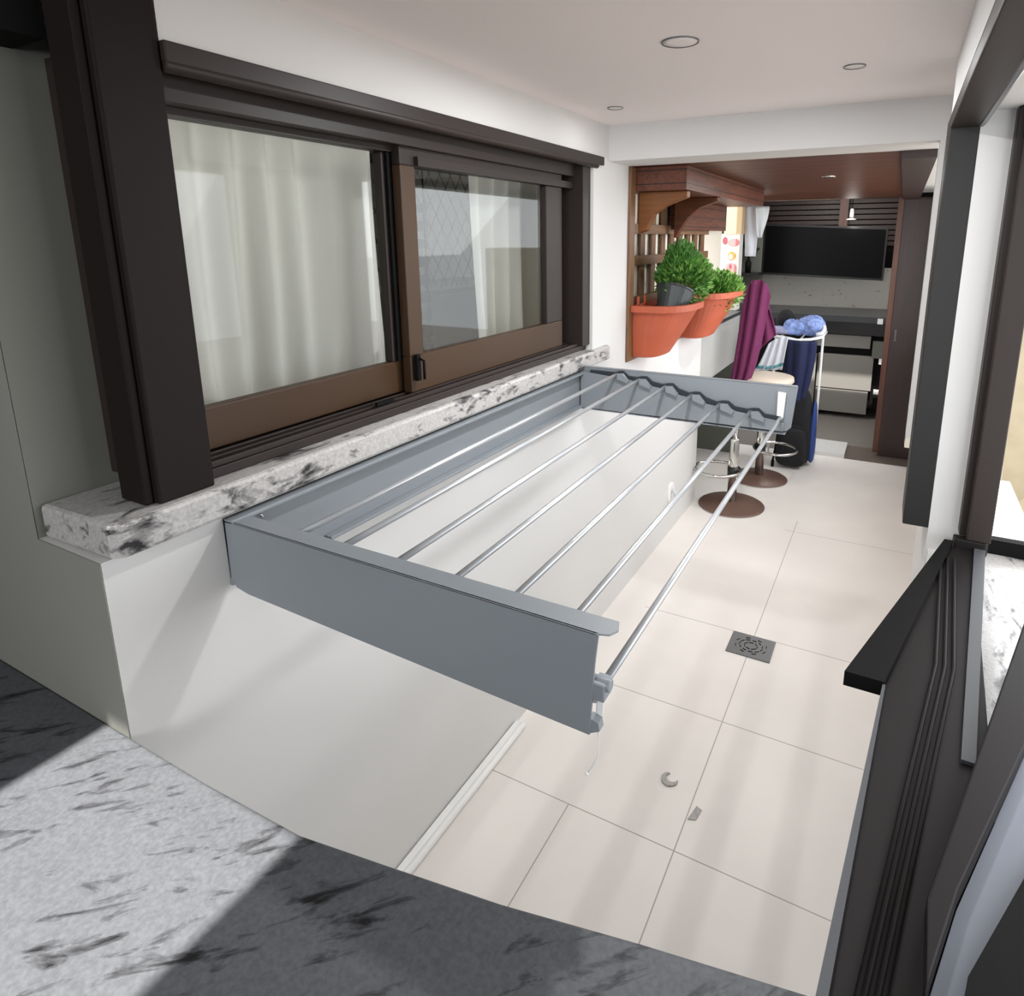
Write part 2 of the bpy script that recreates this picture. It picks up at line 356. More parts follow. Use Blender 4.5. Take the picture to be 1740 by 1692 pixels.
struct('wall_right_parapet', box((1.315, 2.44, 0), (1.345, 5.05, 0.9)), M['wall'])
struct('wall_right_nib', B().box((1.137, 2.44, 1.0), (1.21, 2.50, 1.998)), M['wall'])
struct('baseboard_right', box((1.137, 2.435, 0.985), (1.212, 2.505, 1.02)), M['cream'])
struct('wall_right_pillar', box((1.205, 1.955, 0.0), (1.33, 2.44, 2.13)), M['wall'])
struct('wall_right_upper', box((1.14, 0.45, 2.0), (1.45, 1.955, 2.13)), M['wall'])
w = B(); w.box((1.21, 0.62, 0), (1.32, 1.955, 0.84))
struct('wall_right', w, M['wall'])
# exterior
struct('ground', box((1.6, -6, -5.2), (40, 40, -5.0)), M['greystone'])
struct('ceiling_outside', box((1.45, -0.5, 2.05), (2.1, 2.5, 2.15)), M['cream'])

# the room the picture is taken from
roofh = B()
x0, x1, ya, yb = -0.06, 0.40, -0.62, -0.175  # slot added to the unseen roof so a sun strip lands on the sill
for lo, hi in (((-1.6, -2.6, 2.3), (x0, 0.45, 2.42)), ((x1, -2.6, 2.3), (1.6, 0.45, 2.42)), ((x0, -2.6, 2.3), (x1, ya, 2.42)), ((x0, yb, 2.3), (x1, 0.45, 2.42))): roofh.box(lo, hi)
struct('ceiling_near_slotted', roofh, M['dark_room'])
struct('wall_near_back', box((-1.6, -2.7, 0), (1.6, -2.6, 2.42)), M['dark_room'])
struct('wall_near_left', box((-1.7, -2.7, 0), (-1.6, 0.62, 2.42)), M['dark_room'])
struct('wall_near_right', box((1.5, -2.7, 0), (1.6, 0.4, 2.42)), M['dark_room'])
struct('floor_near', box((-1.6, -2.7, -0.12), (1.6, 0.44, 0)), M['dark_room'])
struct('wall_near_below', box((-1.6, 0.28, 0), (1.2, 0.40, 0.86)), M['dark_room'])
struct('wall_near_above', box((0.003, 0.33, 2.13), (1.5, 0.45, 2.42)), M['dark_room'])

# near granite window sill: one slab, its far edge slightly bowed
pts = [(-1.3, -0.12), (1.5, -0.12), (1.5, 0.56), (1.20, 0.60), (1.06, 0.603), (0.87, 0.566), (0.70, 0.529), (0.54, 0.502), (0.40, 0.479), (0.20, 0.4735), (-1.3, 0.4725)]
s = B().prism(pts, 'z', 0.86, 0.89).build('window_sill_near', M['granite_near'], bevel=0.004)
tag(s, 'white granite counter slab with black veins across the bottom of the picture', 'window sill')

# left window sill
s = B().prism([(-0.185, 0.482), (0.005, 0.488), (0.022, 0.502), (0.022, 2.43), (0.0, 2.45), (-0.02, 2.45), (-0.02, 2.30), (-0.185, 2.30)], 'z', 1.205, 1.265).build('granite_sill', M['granite'], bevel=0.008)
tag(s, 'long speckled granite sill under the sliding window with curtains', 'window sill')

# brown post standing on the sill
p = thing('post', (-0.045, 0.62, 1.265), 'thick dark brown post on the near end of the granite sill', 'post')
B().box((-0.085, 0.575, 1.265), (0.002, 0.675, 2.44)).box((-0.085, 0.56, 1.265), (-0.012, 0.575, 2.44)).build('shaft', M['post'], p, bevel=0.004)
struct('trim_4', box((-1.6, 0.40, 1.99), (-0.085, 0.56, 2.35)), M['black'])

# ---------------------------------------------------------------- window_1: the left sliding window
win = sroot('window_1', (-0.1, 1.5, 1.27))
fr = B()
fr.box((-0.185, 0.62, 1.2655), (-0.028, 2.30, 1.285))                      # track bed
for x in (-0.036, -0.062, -0.088, -0.135): fr.box((x - 0.004, 0.62, 1.285), (x + 0.004, 2.28, 1.297))
fr.box((-0.185, 2.235, 1.285), (-0.012, 2.30, 1.985))                     # far jamb
fr.box((-0.185, 0.60, 1.285), (-0.09, 0.69, 1.985))
fr.build('window_frame', M['frame'], win, bevel=0.002)
hd = B(); hd.box((-0.185, 0.676, 1.975), (0.012, 2.375, 2.006)); hd.box((-0.185, 0.676, 1.925), (-0.045, 2.30, 1.975))
hd.tube([(0.0, 0.677, 1.972), (0.0, 2.33, 1.972)], 0.012, 12)
hd.build('window_head', M['frame'], win, bevel=0.002)
def sash(y0, y1, x, gy0, gy1, gz0, gz1, nm):
    b = B(); t = 0.028; b2 = B()
    b.box((x - t, y0, 1.297), (x, y1, gz0)); b.box((x - t, y0, gz0), (x, gy0, gz1))
    b2.box((x - t, y0, gz1), (x, y1, 1.945)); b2.box((x - t, gy1, gz0), (x, y1, gz1))
    b2.build('upper_frame', M['frame'], win, bevel=0.0025)
    o = b.build('sash', nm, win, bevel=0.0025)
    g = box((x - 0.018, gy0 - 0.004, gz0 - 0.004), (x - 0.013, gy1 + 0.004, gz1 + 0.004))
    sub(g, 'pane', M['glass'], o, win)
    return o
s1 = sash(0.62, 1.345, -0.10, 0.70, 1.265, 1.382, 1.912, M['frame_brown'])
box((-0.10, 0.66, 1.912), (-0.084, 1.30, 1.945)).build('top_rail_lip', M['frame'], win)
s2 = sash(1.29, 2.16, -0.062, 1.345, 2.04, 1.395, 1.882, M['frame_brown'])
box((-0.062, 1.345, 1.882), (-0.050, 2.23, 1.905)).build('top_rail_lip', M['frame'], win)
box((-0.13, 2.165, 1.297), (-0.10, 2.235, 1.945)).build('inner_stile', M['black'], win)
box((-0.098, 1.275, 1.385), (-0.090, 1.288, 1.91)).build('seal_strip', M['black'], win)
lk = B(); lk.box((-0.058, 1.297, 1.33), (-0.046, 1.312, 1.40)); lk.tube([(-0.046, 1.305, 1.39), (-0.030, 1.305, 1.385), (-0.030, 1.305, 1.335)], 0.004, 8)
lk.build('handle', M['black'], win)
lt = B(); lt.box((-0.052, 1.14, 1.297), (-0.044, 1.20, 1.306)); lt.build('latch', M['black'], win)

# curtains and the room behind
def curtain(y0, y1, x, seed, label):
    rnd = random.Random(seed); ph = rnd.uniform(0, 6)
    def fn(u, v):
        y = y0 + (y1 - y0) * u
        a = 0.018 * (0.5 + 0.5 * (1 - v)) + 0.006
        yy = y + 0.010 * math.sin(9 * y + 3 * v + ph) * (1 - v)
        dx = a * math.sin(y * 62 + 1.4 * math.sin(y * 11 + ph) + 0.5 * (1 - v)) + 0.008 * math.sin(y * 23 + 2.0 * v + ph)
        return (x + dx, yy, 1.22 + (2.02 - 1.22) * v)
    o = B().sheet(fn, int(260 * (y1 - y0)), 14).build('sheer_curtain', M['sheer'])
    tag(o, label, 'curtain')
curtain(0.55, 1.42, -0.26, 3, 'pleated white sheer curtain behind the larger left window pane')
curtain(1.84, 2.52, -0.24, 5, 'pleated white sheer curtain behind the smaller right window pane')
r = B()
r.box((-1.75, 0.62, 2.3), (-0.22, 3.0, 2.4)); struct('ceiling_inner', r, M['room'])
struct('wall_inner_back', box((-1.75, 0.62, 0), (-1.65, 3.0, 2.3)), M['room'])
struct('wall_inner_far', box((-1.65, 2.9, 0), (-0.30, 3.0, 2.3)), M['room'])
struct('floor_inner', box((-1.65, 0.62, 0.0), (-0.22, 2.9, 0.02)), M['dark_room'])
# the dark cabinet and block garland between the curtains, and netting built as the pane's reflection
t = thing('cabinet', (-0.62, 1.95, 0.02), 'dark cabinet standing in the dim room between the two curtains', 'cabinet')
box((-0.85, 1.66, 0.02), (-0.42, 2.55, 1.52)).build('body', M['black_cloth'], t, bevel=0.005)
box((-0.42, 1.68, 0.1), (-0.405, 2.09, 1.50)).build('door', M['bezel'], t); box((-0.42, 2.11, 0.1), (-0.405, 2.53, 1.50)).build('door', M['bezel'], t)
t = thing('hanging_mobile', (-0.33, 1.70, 1.30), 'dark string with square blocks hanging beside the curtain gap', 'ornament')
B().tube([(-0.33, 1.70, 2.3), (-0.33, 1.70, 1.30)], 0.003, 6).build('string', M['black'], t)
for k in range(9):
    box((-0.335, 1.66, 1.32 + k * 0.058), (-0.325, 1.71, 1.352 + k * 0.058)).build('block', M['black'], t)
nt_ = B()
for k in range(-5, 9):
    nt_.tube([(-0.40, 1.50 + 0.06 * k, 1.53), (-0.40, 1.50 + 0.06 * k + 0.28, 1.95)], 0.0012, 4)
    nt_.tube([(-0.40, 1.50 + 0.06 * k + 0.28, 1.53), (-0.40, 1.50 + 0.06 * k, 1.95)], 0.0012, 4)
nt_.box((-0.415, 1.2, 1.93), (-0.395, 2.3, 1.955))
tag(nt_.build('reflected_net', M['black']), 'thin diagonal netting behind the right pane, standing in for a reflected net', 'net')

# ---------------------------------------------------------------- window_2: the dark frame on the right
win2 = sroot('window_2', (1.2, 1.2, 0.86))
box((1.14, 1.955, 0.90), (1.205, 2.10, 2.0)).build('jamb', M['jamb'], win2, bevel=0.003)
b = B(); b.box((1.14, 0.46, 1.965), (1.205, 1.955, 2.0)); b.build('window_head', M['frame'], win2, bevel=0.003)
b = B(); b.tube([(1.205, 0.46, 1.975), (1.205, 1.955, 1.975)], 0.012, 10); b.build('head_bead', M['grey_metal'], win2)
b = B().prism([(1.062, 0.60), (1.245, 0.64), (1.31, 1.885), (1.255, 1.885), (1.112, 1.187)], 'z', 0.865, 0.888)
b.build('track_bed', M['frame_low'], win2, bevel=0.002)
b = B().prism([(1.060, 0.60), (1.072, 0.60), (1.115, 1.187), (1.110, 1.187)], 'z', 0.80, 0.895); b.build('inner_face', M['edge_metal'], win2)
for a0, a1 in ((1.100, 1.20), (1.112, 1.215), (1.124, 1.23)):
    B().tube([(a0, 0.62, 0.892), (a1, 1.30, 0.892), (a1 + 0.03, 1.80, 0.892)], 0.0035, 8).build('track_rail', M['frame_low'], win2)
b = B().prism([(1.045, 1.187), (1.112, 1.187), (1.262, 1.90), (1.242, 1.90)], 'z', 0.87, 0.90); b.build('corner_plate', M['black'], win2)
b = B().prism([(1.265, 1.885), (1.335, 1.885), (1.345, 1.92), (1.262, 1.92)], 'z', 0.865, 0.912); b.build('post_foot', M['frame_low'], win2, bevel=0.003)
b = B(); b.box((1.290, 1.888, 0.912), (1.345, 1.915, 2.0)); b.box((1.275, 1.915, 0.912), (1.345, 2.0, 2.0))
b.build('sliding_stile', M['frame'], win2, bevel=0.003)
B().prism([(1.225, 1.05), (1.245, 1.05), (1.335, 1.885), (1.310, 1.885)], 'z', 0.87, 0.895).build('outer_lip', M['edge_metal'], win2)
# outer granite ledge and open sash outside
tag(B().prism([(1.24, 1.09), (1.47, 1.20), (1.60, 1.99), (1.335, 1.99)], 'z', 0.80, 0.845).build('outer_ledge', M['granite'], bevel=0.004), 'pale granite ledge outside the dark frame at the right edge', 'window sill')
struct('trim_5', box((1.335, 1.99, 0.84), (1.9, 2.02, 0.885)), M['black'])
t = thing('open_casement', (1.2, 0.8, 0.88), 'opened dark window casement leaning out at the bottom right corner', 'window')
B().prism([(1.162, 0.63), (1.166, 0.742), (1.366, 1.50), (1.40, 1.50), (1.311, 1.088), (1.20, 0.77)], 'z', 0.90, 0.93).build('frame_rail', M['frame_low'], t, bevel=0.003)
B().prism([(1.164, 0.63), (1.20, 0.765), (1.322, 1.12), (1.40, 1.30), (1.40, 1.05), (1.278, 0.84), (1.203, 0.672), (1.19, 0.62)], 'z', 0.89, 0.905).build('pale_panel', M['paleledge'], t)
B().prism([(1.19, 0.60), (1.203, 0.672), (1.278, 0.84), (1.42, 1.08), (1.46, 1.0), (1.30, 0.70), (1.24, 0.56)], 'z', 0.90, 0.925).build('outer_rail', M['black'], t)

# facade far outside
t = thing('building', (5, 14, -5), 'beige building with horizontal lines seen past the right post', 'building')
box((1.9, 15.0, -5), (9, 18, 1.3)).build('wall', M['facade'], t)
B().prism([(1.9, 15.0), (1.9, 16.2), (9, 16.2), (9, 15.0)], 'z', 1.3, 1.45).build('roof', M['rooftile'], t)
box((5.2, 14.9, -1.0), (5.9, 15.0, 0.6)).build('window', M['bezel'], t)
b = B().prism([(3.05, -4.3), (3.5, -4.3), (5.2, -2.2), (4.9, -1.9)], 'y', 14.2, 15.0); b.build('stair', M['rooftile'], t)

# ---------------------------------------------------------------- clothes drying rack
YN, YF = 0.68, 2.19
t = thing('clothes_drying_rack', (0.0, 1.43, 1.06), 'grey blue folding clothes drying rack fixed under the granite sill', 'drying rack')
B().box((0.0, YN, 1.062), (0.008, YF, 1.198)).box((0.0, YN, 1.190), (0.028, YF, 1.198)).box((0.008, 0.9, 1.062), (0.030, YF - 0.03, 1.070)).build('back_panel', M['rack'], t, bevel=0.002)
ZT = 1.195
def arm(y0, y1, lip0, lip1, c=0.0):
    b = B()
    # plate outline in x,z with rounded lower wall corner
    out = [(0.0, ZT), (0.762, ZT), (0.757, 1.15), (0.750, 1.036), (0.05, 1.056), (0.018, 1.062), (0.003, 1.08)]
    if c: out = [(0.0, 1.217), (0.803, 1.217), (0.80, 1.19), (0.79, 1.075), (0.776, 1.060), (0.02, 1.055), (0.0, 1.06)]
    b.prism(out, 'y', y0, y1)
    return b
b = arm(YN, YN + 0.004, 0, 0)
b.prism([(0.03, YN), (0.757, YN), (0.775, YN + 0.006), (0.782, YN + 0.02), (0.775, YN + 0.040), (0.02, YN + 0.036)], 'z', ZT - 0.003, ZT)
b.build('side_panel', M['rack'], t, bevel=0.001)
b = arm(YF, YF + 0.005, 0, 0, 1); b.box((0.0, YF, 1.214), (0.80, YF + 0.02, 1.218)); b.box((0.0, YF - 0.028, 1.055), (0.776, YF, 1.058))
b.build('side_panel', M['rack'], t, bevel=0.001)
box((0.008, YF - 0.006, 1.060), (0.012, YF - 0.002, 1.20)).build('corner_seam', M['rack_dark'], t)
RX = [0.162, 0.250, 0.351, 0.450, 0.550, 0.656, 0.754]
RZ = [1.202, 1.190, 1.174, 1.153, 1.132, 1.118, 1.106]
# front plate of the far arm with its saw-tooth top, and a dark band painted as its shadow above
pr_ = []
for i in range(6):
    x, z = RX[i], RZ[i]; xn, zn = RX[i + 1], RZ[i + 1]; d = xn - x
    pr_ += [(x - 0.004, z - 0.008), (x + 0.002, z + 0.004), (x + 0.22 * d, z + 0.006), (x + 0.42 * d, z - 0.010), (x + 0.55 * d, zn + 0.002 - 0.004), (xn - 0.006, zn - 0.006)]
pr_ += [(RX[6], RZ[6] - 0.010), (0.770, RZ[6] - 0.012), (0.768, 1.066), (0.015, 1.060), (0.015, 1.203), (0.05, 1.200), (0.150, 1.192)]
B().prism(pr_, 'y', YF - 0.026, YF - 0.022).build('rod_comb', M['rack'], t)
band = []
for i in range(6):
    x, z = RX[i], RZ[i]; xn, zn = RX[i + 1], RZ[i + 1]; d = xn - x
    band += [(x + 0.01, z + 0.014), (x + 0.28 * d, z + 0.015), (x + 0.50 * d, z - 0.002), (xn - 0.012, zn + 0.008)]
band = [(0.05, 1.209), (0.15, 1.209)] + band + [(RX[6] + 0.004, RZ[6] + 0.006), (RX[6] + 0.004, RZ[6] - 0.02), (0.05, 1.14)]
B().prism(band, 'y', YF - 0.016, YF - 0.010).build('comb_shadow_plate', M['rack_dark'], t)['label'] = 'dark saw-tooth sheet standing in for the comb shadow'
for x, z in zip(RX, RZ):
    B().tube([(x, YN + 0.004, z - 0.014), (x, YF - 0.012, z)], 0.0062, 12).build('rod', M['rod'], t)
for i in range(6):
    x, z = RX[i], RZ[i]
    B().prism([(x + 0.006, z + 0.006), (x + 0.030, z + 0.008), (x + 0.052, z - 0.016), (x + 0.050, z - 0.026), (x + 0.008, z - 0.014)], 'y', YF - 0.038, YF - 0.026).build('hook_tooth', M['rack'], t)
B().prism([(0.742, 1.196), (0.768, 1.194), (0.764, 1.11), (0.752, 1.082), (0.743, 1.10)], 'y', YF - 0.012, YF - 0.001).build('end_catch', M['white_plastic'], t)
B().tube([(0.752, YF - 0.010, 1.070), (0.752, YF - 0.001, 1.070)], 0.007, 12).build('screw', M['chrome'], t)
b = B(); b.box((0.752, YN + 0.002, 1.092), (0.770, YN + 0.028, 1.118)); b.tube([(0.745, YN + 0.015, 1.112), (0.775, YN + 0.015, 1.112)], 0.009, 12)
b.build('latch', M['rack'], t, bevel=0.002)
B().prism([(0.748, 1.062), (0.762, 1.058), (0.764, 1.046), (0.750, 1.038)], 'y', YN + 0.002, YN + 0.016).build('lower_catch', M['rack'], t)
cl = B(); cl.prism([(0.754, 1.108), (0.764, 1.108), (0.762, 1.06), (0.755, 1.02), (0.752, 1.06)], 'y', YN + 0.016, YN + 0.018)
cl.tube([(0.757, YN + 0.017, 1.05), (0.756, YN + 0.017, 1.01), (0.755, YN + 0.017, 0.99), (0.748, YN + 0.015, 0.972), (0.742, YN + 0.012, 0.962)], 0.0011, 6)
cl.ellipsoid((0.741, YN + 0.012, 0.960), (0.003, 0.003, 0.003), 8, 6)
cl.build('pull_cord', M['white_plastic'], t)
hk = B(); hk.tube([(0.004, 0.745, 1.178), (0.012, 0.745, 1.188), (0.016, 0.752, 1.176), (0.012, 0.758, 1.172)], 0.002, 6); hk.build('hook', M['chrome'], t)
B().tube([(0.010, 1.41, 1.188), (0.016, 1.41, 1.188)], 0.005, 8).build('screw', M['chrome'], t)

# ---------------------------------------------------------------- floor fittings
t = thing('floor_drain', (0.655, 2.505, 0), 'square steel floor drain cover with cut holes set in the tiles', 'floor drain')
box((0.567, 2.43, 0.0), (0.747, 2.585, 0.005)).build('plate', M['grey_metal'], t, bevel=0.001)
b = B(); rnd = random.Random(4)
for rr, n in ((0.026, 7), (0.047, 11), (0.064, 8)):
    for k in range(n):
        a = 2 * math.pi * k / n + rr * 30
        cx_, cy_ = 0.657 + rr * math.cos(a), 2.507 + 0.85 * rr * math.sin(a)
        dx, dy = -math.sin(a) * 0.009, math.cos(a) * 0.009; nx, ny = math.cos(a) * 0.0032, math.sin(a) * 0.0032
        b.prism([(cx_ - dx - nx, cy_ - dy - ny), (cx_ + dx, cy_ + dy - ny), (cx_ + dx + nx, cy_ + dy + ny), (cx_ - dx, cy_ - dy + ny)], 'z', 0.0050, 0.0056)
b.build('slots', M['black'], t)
b = B(); b.prism([(0.548, 1.66)] + arc((0.567, 1.688), 0.026, R(230), R(20), 14)[0:0] + arc((0.567, 1.688), 0.027, R(120), R(375), 16) + list(reversed(arc((0.574, 1.700), 0.020, R(120), R(345), 12))), 'z', 0.0, 0.006) if False else b.prism(arc((0.567, 1.688), 0.027, R(120), R(375), 16) + list(reversed(arc((0.573, 1.697), 0.018, R(130), R(350), 12))), 'z', 0.0, 0.006)
tag(b.build('floor_ring', M['pale_grey']), 'small grey crescent shaped ring fragment lying on the floor tiles', 'ring')
b = B(); b.prism([(0.660, 1.575), (0.684, 1.585), (0.690, 1.625), (0.672, 1.632)], 'z', 0.0, 0.003)
tag(b.build('label_scrap', M['pale_grey']), 'small grey scrap lying on the tiles near the crescent ring', 'scrap')
b = B(); b.box((0.004, 0.95, 0.0), (0.034, 1.665, 0.022)); b.tube([(0.034, 0.95, 0.014), (0.034, 1.665, 0.014)], 0.012, 10)
tag(b.build('floor_trim_strip', M['white_plastic'], bevel=0.003), 'white plastic strip lying along the foot of the low wall', 'strip')
t = thing('wall_socket', (0.0, 3.40, 0.30), 'white wall socket low on the white wall near the stools', 'socket')
B().quadloop([[(x, 3.395 + r_ * math.cos(2 * math.pi * k / 24), 0.25 + 1.15 * r_ * math.sin(2 * math.pi * k / 24)) for k in range(24)] for x, r_ in ((0.0, 0.055), (0.008, 0.055), (0.012, 0.045))], smooth=False).build('cover', M['white_plastic'], t)
b = B(); b.tube([(0.01, 3.385, 0.27), (0.03, 3.385, 0.26), (0.035, 3.385, 0.23)], 0.010, 10); b.build('plug', M['clear'], t)

# ceiling fittings
def disc(nm, c, r, label, cat, group=None, m=None, dome=False):
    t = thing(nm, (c[0], c[1], 2.13), label, cat, group)
    B().lathe([(r * 0.94, -0.003), (r, -0.003), (r, 0.0)], (c[0], c[1], 2.13), 32, cap=False).build('rim', M['grey_metal'], t)
    B().lathe([(0.002, -0.006 if dome else -0.002), (r * 0.5, -0.0055 if dome else -0.002), (r * 0.94, -0.003 if dome else -0.002), (r * 0.94, 0.0), (0.002, 0.0)], (c[0], c[1], 2.13), 32).build('cover', m or M['ceil'], t)
disc('ceiling_cover', (0.578, 1.508), 0.042, 'round flat cover on the ceiling, largest of the three ceiling discs', 'ceiling fitting')
disc('recessed_spotlight', (0.160, 2.125), 0.027, 'small recessed ceiling spotlight near the window wall', 'spotlight', m=M['lampglass'])
t = thing('ceiling_downlight', (0.70, 3.60, 2.0), 'small round light set in the wood plank ceiling', 'spotlight')
B().lathe([(0.022, -0.004), (0.032, -0.004), (0.032, 0.0)], (0.70, 3.60, 2.0), 24, cap=False).build('rim', M['chrome'], t)
B().lathe([(0.002, -0.002), (0.022, -0.002), (0.022, 0.0), (0.002, 0.0)], (0.70, 3.60, 2.0), 24).build('lens', M['lampglass'], t)
disc('recessed_spotlight', (0.910, 1.925), 0.027, 'small recessed ceiling spotlight on the right above the doorway', 'spotlight', m=M['lampglass'])

# ---------------------------------------------------------------- trellis, brackets, planters
t = thing('wooden_trellis', (-0.03, 3.4, 1.152), 'brown wooden wall trellis with vertical slats behind the planters', 'trellis')
B().box((-0.05, 2.655, 1.152), (0.012, 2.715, 1.998)).build('frame_post', M['trellis'], t, bevel=0.002)
B().box((-0.05, 2.715, 1.152), (0.012, 3.93, 1.19)).build('bottom_rail', M['trellis_h'], t, bevel=0.002)
for k in range(9):
    y = 2.80 + 0.152 * k
    box((-0.060, y, 1.19), (-0.050, y + 0.062, 1.90)).build('slat', M['trellis'], t)
for z in (1.72, 1.575, 1.385, 1.26):
    box((-0.050, 2.715, z), (-0.034, 4.12 if z > 1.5 else 4.0, z + 0.045)).build('rail', M['trellis_h'], t, bevel=0.001)
struct('trim_6', box((-0.05, 2.72, 1.90), (0.235, 4.42, 1.998)), M['panel_wood'])
tag(box((-0.045, 3.36, 1.745), (0.0, 4.42, 1.90)).build('plank_panel', M['panel_wood']), 'reddish horizontal plank panel on the left wall above the trellis', 'panel')
br = B().prism([(0.0, 1.899), (0.0, 1.72), (0.040, 1.735), (0.055, 1.77), (0.075, 1.805), (0.12, 1.835), (0.19, 1.862), (0.222, 1.872), (0.222, 1.899)], 'y', 2.78, 2.825)
tag(br.build('wooden_bracket', M['bracket'], bevel=0.003), 'honey coloured carved wooden bracket nearest the white wall', 'bracket', None)
br = B().prism([(0.0, 1.899), (0.0, 1.70), (0.012, 1.705), (0.03, 1.74), (0.07, 1.80), (0.13, 1.85), (0.19, 1.870), (0.222, 1.880), (0.222, 1.899)], 'y', 3.30, 3.345)
tag(br.build('wooden_bracket', M['bracket2'], bevel=0.003), 'darker carved wooden bracket farther from the window, before the plank panel', 'bracket')

def planter(y0, y1, zt, zb, dep, label, name='wall_planter'):
    yc = (y0 + y1) / 2; hw = (y1 - y0) / 2
    t = thing(name, (0.0, yc, zb), label, 'planter')
    def out(w, d, yo=0.0, n=20, off=0.013):
        pts = [(off, yc + yo - w)]
        for i in range(n + 1):
            a = -math.pi / 2 + math.pi * i / n
            sx = abs(math.cos(a)) ** 0.62; sy = math.copysign(abs(math.sin(a)) ** 0.75, math.sin(a))
            pts.append((off + 0.001 + d * sx, yc + yo + w * sy))
        pts.append((off, yc + yo + w)); return pts
    H = zt - zb
    prof = [(0.46, 0.42, 0.0), (0.52, 0.50, 0.03), (0.72, 0.72, 0.45), (0.90, 0.90, 0.86), (0.94, 0.94, 0.90)]
    rings = [[(x, y, zb + f * H) for x, y in out(hw * w, dep * d, yo=-0.36 * hw * max(0, 0.86 - f) / 0.86)] for w, d, f in prof]
    inner = [[(x, y, zb + f * H) for x, y in out(hw * w, dep * d, yo=-0.36 * hw * max(0, 0.86 - f) / 0.86, off=0.022)] for w, d, f in ((0.85, 0.85, 0.90), (0.66, 0.66, 0.6))]
    b = B(); b.quadloop(rings + inner, smooth=False); b.build('body', M['terra'], t)
    rim = [out(hw * w, dep * d, off=o_) for w, d, o_ in ((0.87, 0.89, 0.020), (0.94, 0.94, 0.013), (1.0, 1.0, 0.013), (1.0, 1.0, 0.013), (0.86, 0.88, 0.022))]
    zz = [zb + 0.89 * H, zb + 0.87 * H, zb + 0.88 * H, zt, zt]
    b = B(); b.quadloop([[(x, y, z) for x, y in r_] for r_, z in zip(rim, zz)] + [[(x, y, zb + 0.87 * H) for x, y in rim[4]]], cap=False)
    b.build('rim', M['terra'], t)
    b = B(); b.prism(out(hw * 0.74, dep * 0.74, yo=-0.06 * hw, off=0.024), 'z', zb + 0.74 * H, zb + 0.78 * H); b.build('soil', M['soil'], t)
    for yy in (y0 + 0.07, y0 + 0.16):
        box((0.014, yy, zt - 0.01), (0.022, yy + 0.014, zt + 0.035)).build('hanging_tab', M['terra'], t)
    return t
def foliage(b, c, r, n, seed, leaf=0.022, up=0.25):
    rnd = random.Random(seed)
    for i in range(n):
        u = rnd.uniform(-1, 1); a = rnd.uniform(0, 6.283); q = math.sqrt(1 - u * u); rr = rnd.uniform(0.35, 1.0) ** 0.5
        d = Vector((q * math.cos(a), q * math.sin(a), abs(u) if rnd.random() < 0.8 else u))
        p = Vector(c) + Vector((d.x * r[0] * rr, d.y * r[1] * rr, d.z * r[2] * rr))
        dirv = (d + Vector((rnd.uniform(-.5, .5), rnd.uniform(-.5, .5), up + rnd.uniform(0, .5)))).normalized()
        sd = dirv.orthogonal().normalized(); sd = (Matrix.Rotation(rnd.uniform(0, 6.28), 3, dirv) @ sd)
        L = leaf * rnd.uniform(0.6, 1.4); W = L * 0.22
        nn = dirv.cross(sd) * L * 0.12
        v = [b.bm.verts.new(x) for x in (p, p + dirv * L * 0.5 + sd * W + nn, p + dirv * L, p + dirv * L * 0.5 - sd * W + nn)]
        b.bm.faces.new(v)
planter(2.68, 3.20, 1.405, 1.165, 0.235, 'terracotta wall planter nearer the window, holding a tilted dark pot')
planter(3.42, 4.05, 1.405, 1.150, 0.250, 'terracotta wall planter farther from the window, beside the purple garment')
pt = thing('nursery_plant', (0.14, 2.98, 1.33), 'bushy green herb in a tilted dark plastic pot in the nearer planter', 'potted plant')
ax_ = Vector((0.10, 0.48, 1.0)).normalized(); c0 = Vector((0.130, 2.88, 1.365)); u_ = ax_.orthogonal().normalized(); v_ = ax_.cross(u_)
b = B(); b.quadloop([[c0 + ax_ * h_ + (u_ * math.cos(6.2832 * k / 24) + v_ * math.sin(6.2832 * k / 24)) * r_ for k in range(24)] for h_, r_ in ((0.0, 0.062), (0.10, 0.088), (0.105, 0.092), (0.11, 0.092), (0.11, 0.084), (0.085, 0.080))], smooth=False)
b.build('nursery_pot', M['pot_black'], pt)
b = B(); foliage(b, c0 + ax_ * 0.11 + Vector((0, 0.12, 0.03)), (0.115, 0.20, 0.115), 3200, 1, 0.028); foliage(b, c0 + ax_ * 0.13 + Vector((0, 0.06, 0.08)), (0.07, 0.12, 0.11), 900, 2, 0.03, 0.9)
b.build('foliage', M['leaf'], pt)
b = B(); foliage(b, c0 + ax_ * 0.11 + Vector((0.01, 0.12, 0.035)), (0.118, 0.205, 0.12), 1500, 3, 0.03); b.build('light_leaves', M['leaf2'], pt)
pt = thing('herb_plant', (0.13, 3.74, 1.31), 'low dense green herb growing in the farther planter', 'plant')
b = B(); foliage(b, (0.13, 3.74, 1.385), (0.115, 0.28, 0.105), 3000, 5, 0.026); b.build('foliage', M['leaf'], pt)
b = B(); foliage(b, (0.135, 3.76, 1.39), (0.122, 0.29, 0.115), 1500, 6, 0.03); b.build('light_leaves', M['leaf2'], pt)
b = B()
for k in range(9): b.tube([(0.13, 3.55 + 0.05 * k, 1.30), (0.13 + 0.01 * (k % 3 - 1), 3.52 + 0.056 * k, 1.42)], 0.003, 5)
b.build('stem', M['soil'], pt)

